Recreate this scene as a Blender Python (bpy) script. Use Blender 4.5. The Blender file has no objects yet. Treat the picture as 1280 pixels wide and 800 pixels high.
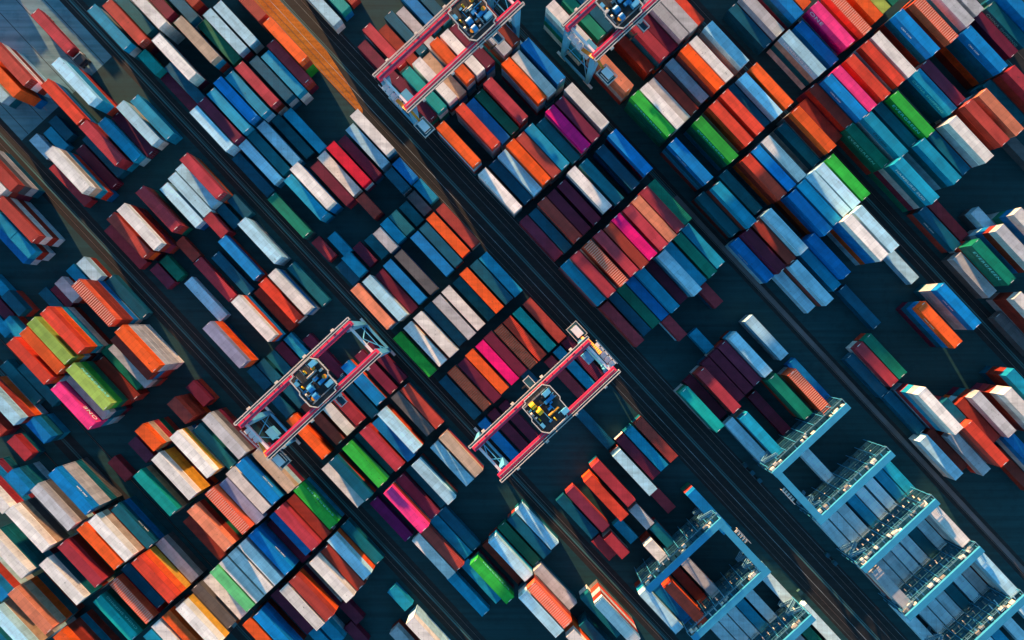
import bpy, bmesh, math, random
from mathutils import Vector, Matrix, noise
from mathutils.bvhtree import BVHTree
R = math.radians
C = bpy.context.scene.collection
rng = random.Random(7)
AX = Vector((math.cos(R(47)), -math.sin(R(47)), 0))      # along the rows of containers
BX = Vector((math.sin(R(47)), math.cos(R(47)), 0))       # across the rows
ROT = -R(47)
def W(u, v, z=0.0): return AX*u + BX*v + Vector((0, 0, z))

# ---------------------------------------------------------------- materials
def mat(name, col, rough=.55, metal=0.0, vary=.12, wear=0.0, scale=.6, wearcol=(.10, .055, .035), bump=0.0, streak=False, spec=.4):
    m = bpy.data.materials.new(name); m.use_nodes = True
    nt = m.node_tree; n = nt.nodes; L = nt.links; b = n['Principled BSDF']
    b.inputs['Roughness'].default_value = rough; b.inputs['Metallic'].default_value = metal
    b.inputs['Specular IOR Level'].default_value = spec
    tc = n.new('ShaderNodeTexCoord'); oi = n.new('ShaderNodeObjectInfo')
    add = n.new('ShaderNodeVectorMath'); add.operation = 'ADD'
    L.new(tc.outputs['Object'], add.inputs[0])
    mul = n.new('ShaderNodeVectorMath'); mul.operation = 'SCALE'; mul.inputs['Scale'].default_value = 37.0
    cmb = n.new('ShaderNodeCombineXYZ')
    for k in range(3): L.new(oi.outputs['Random'], cmb.inputs[k])
    L.new(cmb.outputs[0], mul.inputs[0]); L.new(mul.outputs[0], add.inputs[1])
    no = n.new('ShaderNodeTexNoise'); no.inputs['Scale'].default_value = scale; no.inputs['Detail'].default_value = 5
    mp = n.new('ShaderNodeMapping'); mp.inputs['Scale'].default_value = (.45, 1.6, 1) if streak else (1, 1, 1)
    L.new(add.outputs[0], mp.inputs[0]); L.new(mp.outputs[0], no.inputs['Vector'])
    r = n.new('ShaderNodeMapRange'); r.inputs['From Min'].default_value = .3; r.inputs['From Max'].default_value = .7
    r.inputs['To Min'].default_value = 1-vary; r.inputs['To Max'].default_value = 1+vary
    L.new(no.outputs['Fac'], r.inputs['Value'])
    r2 = n.new('ShaderNodeMapRange'); r2.inputs['To Min'].default_value = 1-vary; r2.inputs['To Max'].default_value = 1+vary*.9
    L.new(oi.outputs['Random'], r2.inputs['Value'])
    mm = n.new('ShaderNodeMath'); mm.operation = 'MULTIPLY'; L.new(r.outputs[0], mm.inputs[0]); L.new(r2.outputs[0], mm.inputs[1])
    vm = n.new('ShaderNodeVectorMath'); vm.operation = 'SCALE'; vm.inputs[0].default_value = col[:3]
    L.new(mm.outputs[0], vm.inputs['Scale'])
    last = vm.outputs[0]
    if streak:
        sx = n.new('ShaderNodeSeparateXYZ'); L.new(tc.outputs['Object'], sx.inputs[0])
        f1 = n.new('ShaderNodeMath'); f1.operation = 'MULTIPLY_ADD'; f1.inputs[1].default_value = .82; f1.inputs[2].default_value = .5; L.new(sx.outputs[0], f1.inputs[0])
        f2 = n.new('ShaderNodeMath'); f2.operation = 'FLOOR'; L.new(f1.outputs[0], f2.inputs[0])
        f3 = n.new('ShaderNodeCombineXYZ'); L.new(f2.outputs[0], f3.inputs[0]); L.new(oi.outputs['Random'], f3.inputs[1])
        wn = n.new('ShaderNodeTexWhiteNoise'); wn.noise_dimensions = '2D'; L.new(f3.outputs[0], wn.inputs['Vector'])
        fr = n.new('ShaderNodeMath'); fr.operation = 'FRACT'; L.new(f1.outputs[0], fr.inputs[0])
        pg = n.new('ShaderNodeMath'); pg.operation = 'COMPARE'; pg.inputs[1].default_value = .5; pg.inputs[2].default_value = .44; L.new(fr.outputs[0], pg.inputs[0])
        a1 = n.new('ShaderNodeMapRange'); a1.inputs['To Min'].default_value = .89; a1.inputs['To Max'].default_value = 1.06; L.new(wn.outputs['Value'], a1.inputs['Value'])
        a2 = n.new('ShaderNodeMapRange'); a2.inputs['To Min'].default_value = .90; a2.inputs['To Max'].default_value = 1.0; L.new(pg.outputs[0], a2.inputs['Value'])
        a3 = n.new('ShaderNodeMath'); a3.operation = 'MULTIPLY'; L.new(a1.outputs[0], a3.inputs[0]); L.new(a2.outputs[0], a3.inputs[1])
        v2 = n.new('ShaderNodeVectorMath'); v2.operation = 'SCALE'; L.new(last, v2.inputs[0]); L.new(a3.outputs[0], v2.inputs['Scale']); last = v2.outputs[0]
        # small dents and dark scuffs
        n3 = n.new('ShaderNodeTexNoise'); n3.inputs['Scale'].default_value = 1.7; n3.inputs['Detail'].default_value = 2; L.new(add.outputs[0], n3.inputs['Vector'])
        b3 = n.new('ShaderNodeMapRange'); b3.inputs['From Min'].default_value = .70; b3.inputs['From Max'].default_value = .76; b3.inputs['To Max'].default_value = .6; L.new(n3.outputs['Fac'], b3.inputs['Value'])
        m3 = n.new('ShaderNodeMix'); m3.data_type = 'RGBA'; L.new(b3.outputs[0], m3.inputs[0]); L.new(last, m3.inputs[6]); m3.inputs[7].default_value = (.03, .028, .03, 1); last = m3.outputs[2]
    if wear > 0:
        n2 = n.new('ShaderNodeTexNoise'); n2.inputs['Scale'].default_value = scale*2.3; n2.inputs['Detail'].default_value = 9; n2.inputs['Roughness'].default_value = .7
        L.new(mp.outputs[0], n2.inputs['Vector'])
        r3 = n.new('ShaderNodeMapRange'); r3.inputs['From Min'].default_value = .56; r3.inputs['From Max'].default_value = .74
        r3.inputs['To Max'].default_value = wear; L.new(n2.outputs['Fac'], r3.inputs['Value'])
        mx = n.new('ShaderNodeMix'); mx.data_type = 'RGBA'; L.new(r3.outputs[0], mx.inputs[0]); L.new(last, mx.inputs[6]); mx.inputs[7].default_value = (*wearcol, 1)
        last = mx.outputs[2]
    L.new(last, b.inputs['Base Color'])
    if bump > 0:
        bp = n.new('ShaderNodeBump'); bp.inputs['Strength'].default_value = bump; bp.inputs['Distance'].default_value = .05
        L.new(no.outputs['Fac'], bp.inputs['Height']); L.new(bp.outputs[0], b.inputs['Normal'])
    return m

PAL = {  # key: (linear base colour, word)
 'W': ((.80, .78, .74), 'white'), 'L': ((.40, .70, .84), 'pale blue'), 'S': ((.47, .49, .52), 'light grey'),  # pale blue: real pale paint, and white roofs with blue shade in the colour
 'K': ((.008, .31, .50), 'sky blue'), 'B': ((.002, .20, .52), 'bright blue'), 'D': ((.002, .105, .18), 'dark blue'),
 'T': ((.003, .14, .19), 'dark teal'), 'Q': ((.005, .36, .33), 'turquoise'), 'N': ((.004, .19, .12), 'dark green'),
 'G': ((.03, .42, .05), 'bright green'), 'g': ((.33, .50, .10), 'lime green'), 'E': ((.12, .52, .20), 'mint green'),
 'R': ((.42, .055, .04), 'brick red'), 'I': ((.66, .06, .03), 'vermilion red'), 'O': ((.85, .115, .018), 'orange'),
 'X': ((.88, .10, .008), 'vivid orange'), 'J': ((.68, .22, .12), 'salmon'), 'C': ((.40, .038, .055), 'crimson'),
 'Z': ((.66, .005, .035), 'scarlet'), 'M': ((.15, .014, .042), 'maroon'), 'U': ((.21, .028, .065), 'plum'),
 'A': ((.28, .035, .022), 'rust brown'), 'F': ((.12, .12, .13), 'slate grey'), 'H': ((.50, .38, .28), 'beige'),
 'Y': ((.78, .42, .05), 'yellow'), 'r': ((.60, .88, .97), 'ice blue'), 'P': ((.90, .045, .23), 'pink'), 'V': ((.92, .006, .20), 'magenta'),  # ice blue: white reefers with the bluish shade put into the colour
 'v': ((.22, .004, .10), 'dark magenta'), 'o': ((.82, .12, .05), 'ribbed red'), 'u': ((.26, .28, .42), 'lavender grey')}
PM = {k: mat('paint_'+w.replace(' ', '_'), c, .5, vary=.2, wear=(.34 if k in 'WLSKHQY' else .22), streak=True, scale=.5, spec=.22) for k, (c, w) in PAL.items()}
BOW = mat('tarpaulin_bow', (.84, .40, .30), .6, 0, .1)
STEEL = mat('galvanised_steel', (.35, .36, .37), .5, .6, .15)
DARK = mat('dark_rubber_and_grease', (.02, .021, .023), .8, 0, .2)
GLASS = mat('dark_glass', (.02, .03, .04), .08, 0, .02)
REDG = mat('crane_red_paint', (.78, .035, .10), .45, 0, .10, .12)
WHT = mat('crane_white_paint', (.78, .78, .78), .45, 0, .06, .08)
BLUL = mat('crane_light_blue_paint', (.10, .42, .66), .45, 0, .10, .1)
RACKB = mat('rack_blue_paint', (.03, .27, .47), .5, 0, .10, .10)
GRAT = mat('rack_grating', (.010, .085, .13), .7, .2, .3)
RACKR = mat('rack_handrail_paint', (.13, .32, .44), .5, 0, .1)
RAILW = mat('handrail_paint', (.62, .60, .56), .5, 0, .1)
YEL = mat('winch_yellow', (.85, .48, .01), .45, 0, .08)
ORG = mat('ladder_orange', (.80, .28, .02), .5, 0, .1)
BLU = mat('motor_blue', (.02, .22, .50), .45, 0, .1)
DECKM = mat('trolley_deck', (.03, .035, .04), .8, 0, .3)
LETW = mat('lettering_white', (.80, .80, .78), .5, 0, .04)  # also on the pale strips painted in place of glints
LETT = mat('lettering_turquoise', (.20, .92, .85), .5, 0, .04)
LETD = mat('lettering_dark', (.05, .05, .06), .5, 0, .04)

# ---------------------------------------------------------------- mesh helpers
class MB:
    def __init__(s): s.v = []; s.f = []; s.m = []
    def box(s, x0, x1, y0, y1, z0, z1, m=0, M=None):
        i = len(s.v)
        for z in (z0, z1):
            for x, y in ((x0, y0), (x1, y0), (x1, y1), (x0, y1)):
                p = Vector((x, y, z)); s.v.append(tuple(M @ p) if M else (x, y, z))
        for q in ((0, 3, 2, 1), (4, 5, 6, 7), (0, 1, 5, 4), (1, 2, 6, 5), (2, 3, 7, 6), (3, 0, 4, 7)):
            s.f.append([i+k for k in q]); s.m.append(m)
    def bar(s, p, q, w, h=None, m=0, w2=None, h2=None):
        p, q = Vector(p), Vector(q); h = h or w; w2 = w2 or w; h2 = h2 or h
        d = (q-p).normalized(); up = Vector((0, 0, 1)) if abs(d.z) < .9 else Vector((0, 1, 0))
        a = d.cross(up).normalized(); b = a.cross(d).normalized(); i = len(s.v)
        for c, ww, hh in ((p, w, h), (q, w2, h2)):
            for sx, sy in ((-1, -1), (1, -1), (1, 1), (-1, 1)):
                s.v.append(tuple(c + a*sx*ww/2 + b*sy*hh/2))
        for k in ((0, 1, 2, 3), (7, 6, 5, 4), (0, 4, 5, 1), (1, 5, 6, 2), (2, 6, 7, 3), (3, 7, 4, 0)):
            s.f.append([i+j for j in k]); s.m.append(m)
    def cyl(s, p, q, r, n=14, m=0, r2=None):
        p, q = Vector(p), Vector(q); d = (q-p).normalized()
        up = Vector((0, 0, 1)) if abs(d.z) < .9 else Vector((0, 1, 0))
        a = d.cross(up).normalized(); b = a.cross(d).normalized(); i = len(s.v); r2 = r if r2 is None else r2
        for c, rr in ((p, r), (q, r2)):
            for k in range(n):
                t = 2*math.pi*k/n; s.v.append(tuple(c + a*math.cos(t)*rr + b*math.sin(t)*rr))
        for k in range(n):
            s.f.append([i+k, i+(k+1) % n, i+n+(k+1) % n, i+n+k]); s.m.append(m)
        s.f.append([i+k for k in range(n)][::-1]); s.m.append(m)
        s.f.append([i+n+k for k in range(n)]); s.m.append(m)
    def poly(s, pts, z0, z1, m=0):
        i = len(s.v); n = len(pts)
        for z in (z0, z1):
            for x, y in pts: s.v.append((x, y, z))
        s.f.append([i+k for k in range(n)][::-1]); s.m.append(m)
        s.f.append([i+n+k for k in range(n)]); s.m.append(m)
        for k in range(n):
            s.f.append([i+k, i+(k+1) % n, i+n+(k+1) % n, i+n+k]); s.m.append(m)
    def mesh(s, name, mats):
        me = bpy.data.meshes.new(name); me.from_pydata(s.v, [], s.f)
        for m in mats: me.materials.append(m)
        if any(s.m): me.polygons.foreach_set('material_index', s.m)
        me.update(); return me
    def obj(s, name, mats, parent=None, loc=None, rz=None):
        if not isinstance(mats, (list, tuple)): mats = [mats]
        o = bpy.data.objects.new(name, s.mesh(name, mats)); C.objects.link(o); o.parent = parent
        if loc is not None: o.location = loc
        if rz is not None: o.rotation_euler.z = rz
        return o
def tag(o, label=None, cat=None, group=None, kind=None):
    for k, x in (('label', label), ('category', cat), ('group', group), ('kind', kind)):
        if x: o[k] = x
def empty(name, loc, rz=ROT):
    o = bpy.data.objects.new(name, None); C.objects.link(o); o.location = loc; o.rotation_euler.z = rz
    o.empty_display_size = .5; return o
def uvsheet(name, u0, u1, v0, v1, z, m):
    me = bpy.data.meshes.new(name)
    me.from_pydata([tuple(W(u, v, z)) for u, v in ((u0, v0), (u1, v0), (u1, v1), (u0, v1))], [], [(0, 1, 2, 3)])
    me.materials.append(m); o = bpy.data.objects.new(name, me); C.objects.link(o); tag(o, kind='structure'); return o

# ---------------------------------------------------------------- ground
def gmat(name, c1, c2, c3, s1=.02, s2=.4, rough=.75, cracks=False):
    m = bpy.data.materials.new(name); m.use_nodes = True; nt = m.node_tree; n = nt.nodes; L = nt.links; b = n['Principled BSDF']
    tc = n.new('ShaderNodeTexCoord')
    def noi(sc, det, ro=.55, vec=None):
        x = n.new('ShaderNodeTexNoise'); x.inputs['Scale'].default_value = sc; x.inputs['Detail'].default_value = det; x.inputs['Roughness'].default_value = ro
        L.new(vec or tc.outputs['Object'], x.inputs['Vector']); return x
    a = noi(s1, 4); d = noi(s2, 8, .65)
    rp = n.new('ShaderNodeMapRange'); rp.inputs['From Min'].default_value = .35; rp.inputs['From Max'].default_value = .65; L.new(a.outputs['Fac'], rp.inputs['Value'])
    mx = n.new('ShaderNodeMix'); mx.data_type = 'RGBA'; mx.inputs[6].default_value = (*c1, 1); mx.inputs[7].default_value = (*c2, 1); L.new(rp.outputs[0], mx.inputs[0])
    rp2 = n.new('ShaderNodeMapRange'); rp2.inputs['From Min'].default_value = .5; rp2.inputs['From Max'].default_value = .72; rp2.inputs['To Max'].default_value = .75; L.new(d.outputs['Fac'], rp2.inputs['Value'])
    mx2 = n.new('ShaderNodeMix'); mx2.data_type = 'RGBA'; L.new(mx.outputs[2], mx2.inputs[6]); mx2.inputs[7].default_value = (*c3, 1); L.new(rp2.outputs[0], mx2.inputs[0])
    # tyre tracks running along the rows
    mp = n.new('ShaderNodeMapping'); mp.inputs['Rotation'].default_value = (0, 0, -ROT); mp.inputs['Scale'].default_value = (.02, .9, 1)
    L.new(tc.outputs['Object'], mp.inputs[0]); t = noi(1.0, 5, .6, mp.outputs[0])
    rp3 = n.new('ShaderNodeMapRange'); rp3.inputs['From Min'].default_value = .35; rp3.inputs['From Max'].default_value = .7; rp3.inputs['To Min'].default_value = 1.18; rp3.inputs['To Max'].default_value = .72
    L.new(t.outputs['Fac'], rp3.inputs['Value'])
    vm = n.new('ShaderNodeVectorMath'); vm.operation = 'SCALE'; L.new(mx2.outputs[2], vm.inputs[0]); L.new(rp3.outputs[0], vm.inputs['Scale'])
    L.new(vm.outputs[0], b.inputs['Base Color']); b.inputs['Roughness'].default_value = rough; b.inputs['Specular IOR Level'].default_value = .3
    bp = n.new('ShaderNodeBump'); bp.inputs['Strength'].default_value = .3; bp.inputs['Distance'].default_value = .02; L.new(d.outputs['Fac'], bp.inputs['Height']); L.new(bp.outputs[0], b.inputs['Normal'])
    return m
ASPH = gmat('yard_asphalt', (.004, .040, .049), (.006, .051, .061), (.004, .029, .035))
CORR = gmat('rail_lane_concrete', (.016, .018, .021), (.011, .014, .017), (.026, .024, .024), .05, .6)
APRON = gmat('apron_concrete', (.09, .27, .33), (.19, .26, .30), (.04, .16, .21), .035, .25)
RAILM = mat('rail_steel', (.16, .13, .12), .4, .5, .2)
TRENCH = mat('cable_trench_cover', (.030, .105, .115), .6, 0, .35, scale=.08)
BEDM = mat('rail_bed_dark', (.013, .014, .016), .9, 0, .3)
MARK = mat('worn_white_marking', (.16, .20, .22), .8, 0, .5, .6, .3, (.03, .05, .06))
g = MB(); g.box(-3000, 3000, -3000, 3000, -.5, 0); o = g.obj('ground', ASPH); tag(o, kind='structure')
LANES = [(-92.0, 3.2, 5.0), (-55.6, 4.0, 1.4), (-23.45, 3.0, .85), (11.2, 9.0, 3.1), (45.6, 2.0, .6), (76.9, 4.6, 1.6), (121.0, 8, 3)]
for c, w, g2 in LANES:
    c *= 1.0565; w = w*1.0565+.4; g2 *= 1.06
    uvsheet('rail_lane', -260, 260, c-w/2-.25, c+w/2+.25, .004, CORR)
    for s in (-1, 1):
        uvsheet('rail_bed', -260, 260, c+s*g2-.22, c+s*g2+.22, .008, BEDM)
        r = MB(); r.box(-260, 260, -.045, .045, .012, .06); o = r.obj('crane_rail', RAILM, loc=W(0, c+s*g2), rz=ROT); tag(o, kind='structure')
    uvsheet('cable_trench', -260, 260, c-.42, c-.08, .012, TRENCH); uvsheet('cable_trench', -260, 260, c+.08, c+.32, .012, TRENCH)
COVM = mat('trench_cover_brown_grey', (.12, .105, .11), .7, 0, .3, .3, scale=.15)
uvsheet('trench_cover', 5, 260, 47.75, 48.75, .016, COVM)
for v in (9.7, 14.0, 7.3, 16.5):
    uvsheet('lane_marking', -260, 260, v-.05, v+.05, .012, MARK)
uvsheet('apron', -260, -110.4, -56.0, -26.8, .005, APRON)
SUNPATCH = gmat('painted_sun_patch', (.42, .12, .014), (.50, .17, .022), (.09, .035, .012), .15, 2.2, .9)  # low orange sun on the lane, painted as a tapering patch of ground colour
me = bpy.data.meshes.new('sun_patch_strip'); me.from_pydata([tuple(W(*p)) for p in ((-240, 6.95, .010), (-59.5, 6.95, .010), (-60.6, 8.1, .010), (-68, 9.9, .010), (-78, 11.6, .010), (-240, 12.2, .010))], [], [(0, 1, 2, 3, 4, 5)]); me.materials.append(SUNPATCH)
o = bpy.data.objects.new('sun_patch_strip', me); C.objects.link(o); tag(o, kind='structure')
for k in range(6):
    uvsheet('apron_joint', -260, -110.5, -53.9+k*4.9, -53.76+k*4.9, .009, BEDM)
uvsheet('road_marking', -260, -111.5, -47.0, -46.6, .013, MARK); uvsheet('road_marking', -260, -111.5, -34.1, -33.7, .013, MARK)

# ---------------------------------------------------------------- container meshes
CW, CH = 2.438, 2.591
GAPZ = .012
def corr_wall(b, x0, x1, y, s, z0, z1, n, d, m=0):
    """corrugated side wall at y, outward side s"""
    xs = []; p = (x1-x0)/n
    for k in range(n):
        a = x0+k*p; xs += [(a, 0), (a+p*.32, 0), (a+p*.5, -d), (a+p*.82, -d)]
    xs.append((x1, 0)); i = len(b.v)
    for x, o in xs: b.v.append((x, y+s*o, z0)); b.v.append((x, y+s*o, z1))
    for k in range(len(xs)-1):
        q = [i+2*k, i+2*k+2, i+2*k+3, i+2*k+1]; b.f.append(q if s < 0 else q[::-1]); b.m.append(m)
def end_wall(b, x, s, z0, z1, n, d, m=0):
    y0, y1 = -CW/2+.13, CW/2-.13; p = (y1-y0)/n; ys = []
    for k in range(n):
        a = y0+k*p; ys += [(a, 0), (a+p*.3, 0), (a+p*.5, -d), (a+p*.8, -d)]
    ys.append((y1, 0)); i = len(b.v)
    for y, o in ys: b.v.append((x+s*o, y, z0)); b.v.append((x+s*o, y, z1))
    for k in range(len(ys)-1):
        q = [i+2*k, i+2*k+2, i+2*k+3, i+2*k+1]; b.f.append(q if s > 0 else q[::-1]); b.m.append(m)
def roof_sheet(b, L, n, d, zt, m=0, m1=None):
    x0, x1 = -L/2+.12, L/2-.12; y0, y1 = -CW/2+.07, CW/2-.07; p = (x1-x0)/n; xs = []
    for k in range(n):
        a = x0+k*p; xs += [(a, -d), (a+p*.25, -d), (a+p*.45, 0), (a+p*.8, 0)]
    xs.append((x1, -d)); i = len(b.v)
    for x, o in xs: b.v.append((x, y0, zt+o)); b.v.append((x, y1, zt+o))
    for k in range(len(xs)-1):
        b.f.append([i+2*k, i+2*k+2, i+2*k+3, i+2*k+1]); b.m.append(m1 if m1 is not None and k % 4 == 2 else m)
def frame(b, L, m=0, glint=False):
    h = L/2; w = CW/2; H = CH-GAPZ
    for sx in (-1, 1):
        for sy in (-1, 1):
            xa, xb = sorted((sx*h, sx*(h-.13))); ya, yb = sorted((sy*w, sy*(w-.13)))
            b.box(xa, xb, ya, yb, .12, H-.12, m)
            xa, xb = sorted((sx*(h+.006), sx*(h-.178))); ya, yb = sorted((sy*(w+.006), sy*(w-.162)))
            b.box(xa, xb, ya, yb, 0, .118, m); b.box(xa, xb, ya, yb, H-.118, H, m)
        xa, xb = sorted((sx*h, sx*(h-.11)))
        b.box(xa, xb, -w+.165, w-.165, .01, .12, m); b.box(xa, xb, -w+.165, w-.165, H-.13, H-.012, m)
    for sy in (-1, 1):
        ya, yb = sorted((sy*w, sy*(w-.06)))
        b.box(-h+.18, h-.18, ya, yb, .01, .17, m); b.box(-h+.18, h-.18, ya, yb, H-.08, H-.014, m)
    b.box(-h+.12, h-.12, -w+.07, w-.07, .12, .15, m)
    if m == 0 and glint: b.box(h-.135, h-.02, -.45, .45, H-.011, H-.006, 1); b.box(-h+.02, -h+.12, .1, .8, H-.011, H-.006, 1)  # pale strips on the end rails, painted in place of glints
def cont_meshes(tagn, L, ribs, rd, wm):
    b = MB(); frame(b, L, 0, True); fr = b.mesh('frame_'+tagn, [PM['W'], LETW])
    b = MB(); h = L/2
    nn = 34 if L > 8 else 17
    corr_wall(b, -h+.13, h-.13, CW/2-.02, 1, .17, CH-.09, nn, .036); corr_wall(b, -h+.13, h-.13, -CW/2+.02, -1, .17, CH-.09, nn, .036)
    end_wall(b, -h+.02, -1, .12, CH-.14, 8, .045); wl = b.mesh('wall_'+tagn, [PM['W']])
    b = MB(); roof_sheet(b, L, ribs, rd, CH-GAPZ-.02, 0, 1 if rd > .1 else None); rf = b.mesh('roof_'+tagn, [PM['W'], BOW] if rd > .1 else [PM['W']])
    b = MB(); b.box(h-.07, h-.03, .01, CW/2-.135, .125, CH-.15, 0)
    for k in range(3): b.box(h-.032, h-.018, .06, CW/2-.18, .4+k*.75, .62+k*.75, 0)
    for y in (.3, .82): b.cyl((h-.005, y, .14), (h-.005, y, CH-.16), .02, 6, 1); b.box(h-.02, h+.02, y-.05, y+.28, 1.05, 1.11, 1)
    dr = b.mesh('door_'+tagn, [PM['W'], STEEL])
    return dict(frame=fr, wall=wl, roof=rf, door=dr)
CM = {('s', 0): cont_meshes('forty_foot', 12.192, 30, .02, 0), ('s', 1): cont_meshes('twenty_foot', 6.058, 15, .02, 0),
      ('o', 0): cont_meshes('ribbed_forty_foot', 12.192, 24, .13, 0), ('o', 1): cont_meshes('ribbed_twenty_foot', 6.058, 12, .13, 0)}
TXT = {'o': ('ONE', 1.45, 1.15, LETW, -.28), 's': ('CHINA SHIPPING', .95, 1.12, LETT, 0), 'e': ('EVERGREEN', 1.15, 1.2, LETT, 0),
       'c': ('CMA CGM', .55, 1.05, LETW, -.12), 'k': ('C O S C O', 1.1, 1.2, LETD, 0), 'h': ('HAMBURG SÜD', 1.0, 1.1, LETW, 0), 't': ('TRITON', .8, 1.3, LETD, 0)}
TM = {}
def text_mesh(k):
    if k in TM: return TM[k]
    s, size, sp, m, off = TXT[k]
    cu = bpy.data.curves.new('lettering_'+k, 'FONT'); cu.body = s; cu.size = size*1.25; cu.space_character = sp; cu.extrude = .006; cu.offset = .015
    cu.align_x = 'CENTER'; cu.align_y = 'CENTER'
    o = bpy.data.objects.new('tmp', cu); C.objects.link(o)
    bpy.context.view_layer.update(); dg = bpy.context.evaluated_depsgraph_get()
    me = bpy.data.meshes.new_from_object(o.evaluated_get(dg)); me.name = 'lettering'
    me.materials.clear(); me.materials.append(m)
    bpy.data.objects.remove(o); TM[k] = me; return me
def lettering(root, mark, L):
    me = text_mesh(mark[0]); o = bpy.data.objects.new('lettering', me); C.objects.link(o); o.parent = root
    s = 1 if mark[1] == '+' else -1
    off = TXT[mark[0]][4]*L
    o.matrix_local = Matrix.Translation((-off if s > 0 else off, s*(CW/2+.012), CH*.54)) @ Matrix.Rotation(math.pi if s > 0 else 0, 4, 'Z') @ Matrix.Rotation(R(90), 4, 'X')
def part(name, me, parent, paint):
    o = bpy.data.objects.new(name, me); C.objects.link(o); o.parent = parent
    o.material_slots[0].link = 'OBJECT'; o.material_slots[0].material = paint
    return o
FAN = MB(); FAN.box(-6.1, -6.02, -1.05, 1.05, .3, 2.4); FAN.cyl((-6.13, -.45, 1.8), (-6.09, -.45, 1.8), .36, 12, 1); FAN.cyl((-6.13, .45, 1.8), (-6.09, .45, 1.8), .36, 12, 1)
FANM = FAN.mesh('refrigeration_unit', [STEEL, DARK])
def container(u, v, z, key, short, mark, label, group, flip, reefer=False):
    root = empty('shipping_container', W(u, v, z), ROT + (math.pi if flip else 0))
    tag(root, label, 'shipping container', group)
    ms = CM[('o' if key == 'o' else 's', short)]; p = PM[key]
    part('frame', ms['frame'], root, p); part('wall', ms['wall'], root, p)
    part('roof', ms['roof'], root, p)
    d = part('door', ms['door'], root, p); d2 = part('door', ms['door'], root, p); d2.scale.y = -1
    if reefer and not short:
        o = bpy.data.objects.new('refrigeration_unit', FANM); C.objects.link(o); o.parent = root
    if mark != '-':
        mk = mark
        if flip: mk = mark[0] + ('-' if mark[1] == '+' else '+')
        lettering(root, mk, 12.19)
    return root

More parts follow.
